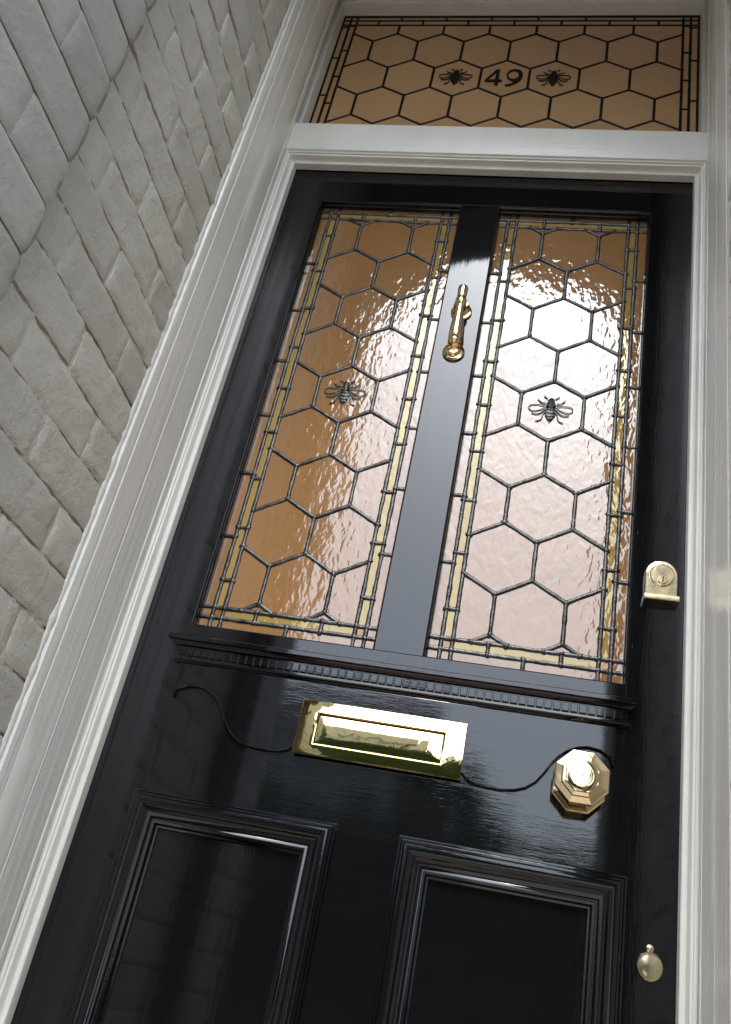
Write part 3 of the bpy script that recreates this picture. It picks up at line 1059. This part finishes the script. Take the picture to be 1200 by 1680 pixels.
# ---- octagonal centre knob
KX, KZ = 0.2905, 0.8535
o8 = pi / 8
b = MB().lathe((KX, F, KZ), [(0.0395, 0.0), (0.0395, 0.0035), (0.0375, 0.0052), (0.0300, 0.0062), (0.0285, 0.0085), (0.0200, 0.0095), (0.0150, 0.0120)], n=8, phase=o8)
rose = b.obj('knob_rose', 'brass_turned', door)
b = MB().lathe((KX, F, KZ), [(0.0130, 0.0100), (0.0120, 0.0330), (0.0150, 0.0410), (0.0240, 0.0440), (0.0370, 0.0455), (0.0392, 0.0480), (0.0392, 0.0530), (0.0380, 0.0546), (0.0300, 0.0576), (0.0288, 0.0600),
                             (0.0272, 0.0606), (0.0240, 0.0616), (0.0228, 0.0632)], n=8, phase=o8)
knob = b.obj('knob', 'brass_turned', door)
b = MB()
prof = [(0.0222, 0.0625), (0.0214, 0.0640), (0.0196, 0.0647)]
for k in range(12):
    r = 0.0196 - 0.0195 * (k + 1) / 12
    prof.append((max(r, 0.0002), 0.0647 + 0.0005 * (1 - (r / 0.0196) ** 2) + (0.0003 if k % 2 else -0.0002)))
b.lathe((KX, F, KZ), prof, n=32)
b.obj('knob_boss', 'brass_turned', knob, 40)

# ---- urn knocker
KNX = 0.0040
b = MB().lathe((KNX, F, 1.7195), [(0.0205, 0.0), (0.0205, 0.0030), (0.0190, 0.0050), (0.0150, 0.0062), (0.0135, 0.0085), (0.0095, 0.0120), (0.0085, 0.0170), (0.0085, 0.0215), (0.0070, 0.0230)], n=28)
for s in (-1, 1):
    b.lathe((KNX + s * 0.0098, F - 0.006, 1.7260), [(0.0050, -0.0010), (0.0060, 0.0060), (0.0052, 0.0110), (0.0030, 0.0125)], n=14)
rosek = b.obj('knocker', 'brass_turned', door, 35)
b = MB()
# drop handle, leaning in to the striker: centre line and radius
cl = [(1.7590, 0.0270, 0.0058), (1.7580, 0.0270, 0.0074), (1.7540, 0.0270, 0.0080), (1.7380, 0.0265, 0.0076), (1.7330, 0.0262, 0.0062), (1.7300, 0.0262, 0.0066), (1.7270, 0.0262, 0.0084), (1.7180, 0.0258, 0.0086),
      (1.7130, 0.0252, 0.0066), (1.7080, 0.0248, 0.0062), (1.7000, 0.0240, 0.0066), (1.6850, 0.0225, 0.0078), (1.6700, 0.0208, 0.0090), (1.6560, 0.0190, 0.0099), (1.6450, 0.0178, 0.0102), (1.6380, 0.0168, 0.0098), (1.6350, 0.0165, 0.0088), (1.6320, 0.0160, 0.0102), (1.6280, 0.0155, 0.0098), (1.6240, 0.0150, 0.0060)]
fine = []
v, f = [], []
n = 20
cl = [(z, pj + 0.002, r * (1.28 if z < 1.735 else 1.22)) for z, pj, r in cl]
for z, pj, r in cl:
    for k in range(n):
        a = 2 * pi * k / n
        v.append((KNX - 0.0005 + r * cos(a), F - pj + r * sin(a), z))
for i in range(len(cl) - 1):
    for k in range(n):
        q, w = i * n + k, i * n + (k + 1) % n
        f.append((q, q + n, w + n, w))
f.append(tuple(range(n))[::-1]); f.append(tuple((len(cl) - 1) * n + k for k in range(n)))
b.add(v, f)
b.obj('handle', 'brass_turned', rosek, 40)
b = MB().lathe((KNX - 0.001, F, 1.6190), [(0.0210, 0.0), (0.0212, 0.0030), (0.0200, 0.0052), (0.0168, 0.0064), (0.0155, 0.0058), (0.0140, 0.0062), (0.0105, 0.0085), (0.0085, 0.0110), (0.0040, 0.0120)], n=28)
b.obj('striker', 'brass_turned', rosek, 35)

# ---- cylinder pull
CX0, CX1, CZT, CZB = 0.3665, 0.4165, 1.2235, 1.1590
cxm, rr = (CX0 + CX1) / 2, (CX1 - CX0) / 2
out = [(CX1, CZB), (CX1, CZT - rr)] + [(cxm + rr * cos(pi * k / 16), CZT - rr + rr * sin(pi * k / 16)) for k in range(1, 16)] + [(CX0, CZT - rr), (CX0, CZB)]
v, f = [], []
n = len(out)
cc = (cxm, 1.185)
for pj, sc in ((0.0, 1.0), (0.0085, 0.985), (0.0100, 0.955), (0.0106, 0.92)):
    for x, z in out:
        v.append((cc[0] + (x - cc[0]) * sc, F - pj, cc[1] + (z - cc[1]) * sc))
for lv in range(3):
    for i in range(n):
        j = (i + 1) % n
        f.append((lv * n + i, lv * n + j, (lv + 1) * n + j, (lv + 1) * n + i))
f.append(tuple(3 * n + i for i in range(n)))
pull = build('cylinder_pull', v, f, 'brass_satin', door, 30)
lip = [(0.0, 1.1640), (0.0100, 1.1640), (0.0130, 1.1622), (0.0160, 1.1600), (0.0180, 1.1590), (0.0185, 1.1575), (0.0185, 1.1525), (0.0175, 1.1510), (0.0100, 1.1508), (0.0, 1.1510)]
v, f = [], []
for pj, z in lip:
    v += [(CX0 - 0.0005, F - pj, z), (CX1 + 0.0012, F - pj, z)]
n = len(lip)
for i in range(n):
    j = (i + 1) % n
    f.append((2 * i, 2 * i + 1, 2 * j + 1, 2 * j))
f.append(tuple(2 * i for i in range(n))); f.append(tuple(2 * i + 1 for i in range(n))[::-1])
build('lip', v, f, 'brass_satin', pull, 30)
cyc = (cxm + 0.0006, F, 1.1962)
MB().lathe(cyc, [(0.0192, 0.0090), (0.0190, 0.0125), (0.0180, 0.0138), (0.0172, 0.0130), (0.0168, 0.0130), (0.0004, 0.0131)], n=36).obj('cylinder', 'brass_satin', pull, 30)
plg = MB().lathe((cyc[0] + 0.001, F, cyc[2] - 0.0078), [(0.0080, 0.0120), (0.0079, 0.0143), (0.0073, 0.0149), (0.0004, 0.0150)], n=24).obj('key_plug', 'brass_satin', pull, 30)
kz = cyc[2] - 0.0078
kv = [(-0.0006, 0.0045), (0.0010, 0.0045), (0.0012, 0.0018), (0.0020, 0.0004), (0.0004, -0.0014), (0.0012, -0.0050), (-0.0018, -0.0052), (-0.0008, -0.0016), (0.0002, 0.0000), (-0.0006, 0.0018)]
v = [(cyc[0] + 0.001 + x, F - 0.0152 - d, kz + z) for d in (0, 0.0003) for x, z in kv]
n = len(kv)
f = [tuple(n + i for i in range(n))] + [(i, (i + 1) % n, n + (i + 1) % n, n + i) for i in range(n)]
build('keyway', v, f, 'key', pull)

# ---- keyhole escutcheon with its swinging cover
EX, EZ = 0.3952, 0.6415
b = MB().lathe((EX, F, EZ), [(0.0158, 0.0), (0.0164, 0.0012), (0.0165, 0.0026), (0.0156, 0.0038), (0.0148, 0.0037), (0.0110, 0.0045), (0.0060, 0.0051), (0.0004, 0.0053)], n=32, sz=1.06)
esc = b.obj('keyhole_cover', 'brass_satin', door, 30)
MB().lathe((EX - 0.0010, F, EZ + 0.0205), [(0.0052, 0.0), (0.0054, 0.0040), (0.0046, 0.0058), (0.0030, 0.0062), (0.0026, 0.0075), (0.0004, 0.0080)], n=18).obj('pivot', 'brass_satin', esc, 30)

# ------------------------------------------------------------------ fanlight
fan = thing('fanlight', (TX, 0, 2.235), 'leaded honeycomb fanlight above the door with bees and number 49', 'fanlight')
TW, TS, TP = 0.1150, 0.0739, 0.1054
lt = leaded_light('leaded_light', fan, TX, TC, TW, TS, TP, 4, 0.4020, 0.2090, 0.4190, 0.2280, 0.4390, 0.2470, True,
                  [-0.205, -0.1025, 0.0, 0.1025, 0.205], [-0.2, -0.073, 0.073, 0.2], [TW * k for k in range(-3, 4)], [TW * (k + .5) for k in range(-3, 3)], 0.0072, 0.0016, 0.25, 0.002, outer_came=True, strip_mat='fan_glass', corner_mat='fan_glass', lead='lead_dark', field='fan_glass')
for s in (-1, 1):
    make_bee(lt, TX + s * TW - 0.001, TC + 0.010, 'lead_dark')
def ribbon(bm, pts, y, th):
    """flat raised stroke: points (x, z, width)"""
    v, f = [], []
    n = len(pts)
    for i, (x, z, w) in enumerate(pts):
        a, c = pts[max(0, i - 1)], pts[min(n - 1, i + 1)]
        d = Vector((c[0] - a[0], c[1] - a[1])).normalized()
        nx, nz = -d.y * w / 2, d.x * w / 2
        v += [(x + nx, y, z + nz), (x - nx, y, z - nz), (x + nx, y - th, z + nz), (x - nx, y - th, z - nz)]
    for i in range(n - 1):
        q = 4 * i
        f += [(q + 2, q + 3, q + 7, q + 6), (q, q + 2, q + 6, q + 4), (q + 1, q + 5, q + 7, q + 3)]
    f += [(0, 1, 3, 2), (4 * n - 4, 4 * n - 2, 4 * n - 1, 4 * n - 3)]
    bm.add(v, f)
mm = 0.001
DX, DZ = TX - 0.0005, TC - 0.001
def S(u, w, t): return (DX + u * mm, DZ + w * mm, t * 1.18 * mm)
b = MB()
ribbon(b, [S(-16.2, 31.0, 7.0), S(-16.2, -27.0, 7.0)], -0.0006, 0.0022)
ribbon(b, [S(-18.5, 30.0, 5.0), S(-42.0, -9.5, 4.2)], -0.0007, 0.0018)
ribbon(b, [S(-44.0, -11.0, 6.0), S(-4.0, -11.0, 6.0)], -0.0008, 0.0023)
b.obj('number_four', 'lead_dark', lt)
b = MB()
ring = []
for k in range(33):
    a = radians(-5 + 360 * k / 32)
    ring.append(S(22.5 + 15.5 * cos(a), 11.5 + 18.5 * sin(a), 5.6 + 2.4 * cos(a)))
ribbon(b, ring, -0.0006, 0.0020)
ribbon(b, [S(38.3, 12.0, 7.6), S(38.0, 3.0, 7.6), S(35.5, -6.0, 7.2), S(30.5, -14.0, 6.4), S(23.5, -20.5, 5.4), S(15.0, -25.5, 4.6), S(6.0, -28.5, 4.0)], -0.0008, 0.0022)
b.obj('number_nine', 'lead_dark', lt)

# ------------------------------------------------------------------ across the street (only mirrored in paint, glass and brass)
def leafy(name, loc, trunk_h, cr, n, label, mat, seed, parts=5):
    r = random.Random(seed)
    t = thing(name, loc, label, 'tree', 'trees across the street')
    b = MB()
    base = Vector(loc)
    pts = [base + Vector((0.05 * sin(i * 1.3), 0.04 * cos(i), trunk_h * i / 6)) for i in range(7)]
    b.tube(pts, [0.16 - 0.014 * i for i in range(7)], 9)
    blobs = []
    for k in range(parts * 3):
        a = r.uniform(0, 2 * pi)
        q = Vector((cos(a) * cr[0] * r.uniform(0.2, 0.85), sin(a) * cr[1] * r.uniform(0.2, 0.85), r.uniform(-0.75, 0.85) * cr[2]))
        blobs.append((base + Vector((0, 0, trunk_h + cr[2] * 0.75)) + q, r.uniform(0.28, 0.5) * min(cr)))
        if k < parts:
            b.tube([pts[4 + k % 3], (pts[5] + blobs[-1][0]) / 2 + Vector((0, 0, 0.1)), blobs[-1][0]], [0.07, 0.045, 0.02], 6)
    b.obj('trunk', 'bark', t, 40)
    v, f = [], []
    for _ in range(n):
        c, rad = blobs[r.randrange(len(blobs))]
        d = Vector((r.gauss(0, 1), r.gauss(0, 1), r.gauss(0, 1))).normalized() * rad * r.random() ** 0.45
        p = c + d
        ax = Vector((r.gauss(0, 1), r.gauss(0, 1), r.gauss(0, 1))).normalized()
        bx = ax.cross(Vector((r.gauss(0, 1), r.gauss(0, 1), r.gauss(0, 1)))).normalized()
        s = r.uniform(0.05, 0.10)
        k = len(v)
        v += [p - ax * s, p + bx * s * 0.5, p + ax * s, p - bx * s * 0.5]
        f.append((k, k + 1, k + 2, k + 3))
    tag(build('crown', v, f, mat, t), kind='stuff')
    return t
leafy('street_tree', (-0.75, -10.5, -0.16), 1.5, (0.85, 0.8, 1.15), 5200, 'small round green tree mirrored at the right end of the letter plate', 'leaf_dark', 3)
leafy('street_tree', (-4.6, -14.0, -0.16), 2.4, (2.1, 1.8, 1.9), 8000, 'wide green tree mirrored at the left end of the letter plate', 'leaf', 8)
# pale house opposite
hs = thing('opposite_house', (-6.5, -24.0, -0.16), 'pale rendered house with slate roof mirrored faintly in the lower door paint', 'house')
b = MB().box(-10.5, -2.6, -30.0, -24.0, -0.16, 7.0)
b.obj('wall', 'render', hs)
b = MB().add([(-10.8, -23.6, 6.9), (-2.3, -23.6, 6.9), (-2.3, -30.4, 6.9), (-10.8, -30.4, 6.9), (-10.8, -27, 9.4), (-2.3, -27, 9.4)], [(0, 1, 5, 4), (2, 3, 4, 5), (1, 2, 5), (3, 0, 4), (0, 3, 2, 1)])
b.obj('roof', 'ground', hs)
for x in (-9.3, -6.6, -3.9):
    for z in (0.9, 4.4):
        w = MB().frame(x - 0.55, x + 0.55, z, z + 1.35, [(0, -23.99), (0, -23.93), (0.07, -23.93), (0.07, -23.97)]).obj('window', 'white_v', hs)
        MB().box(x - 0.48, x + 0.48, -23.985, -23.975, z + 0.07, z + 1.28).obj('pane', 'key', w)
hedge = []
v, f = [], []
r = random.Random(5)
for _ in range(16000):
    p = Vector((r.uniform(-3.6, 3.6), r.uniform(-8.0, -7.2), r.uniform(-0.1, 2.05 + 0.12 * sin(_))))
    ax = Vector((r.gauss(0, 1), r.gauss(0, 1), r.gauss(0, 1))).normalized()
    bx = ax.cross(Vector((r.gauss(0, 1), r.gauss(0, 1), r.gauss(0, 1)))).normalized()
    s = r.uniform(0.05, 0.09)
    k = len(v)
    v += [p - ax * s, p + bx * s * 0.5, p + ax * s, p - bx * s * 0.5]
    f.append((k, k + 1, k + 2, k + 3))
k = len(v)
v += [Vector((x, y, z)) for x in (-3.5, 3.5) for y in (-7.9, -7.35) for z in (-0.16, 1.9)]
f += [tuple(k + i for i in q) for q in ((0, 1, 3, 2), (4, 6, 7, 5), (0, 4, 5, 1), (2, 3, 7, 6), (1, 5, 7, 3))]
hd = build('garden_hedge', v, f, 'leaf_dark')
tag(hd, 'clipped dark green garden hedge behind the viewer', 'hedge', kind='stuff')
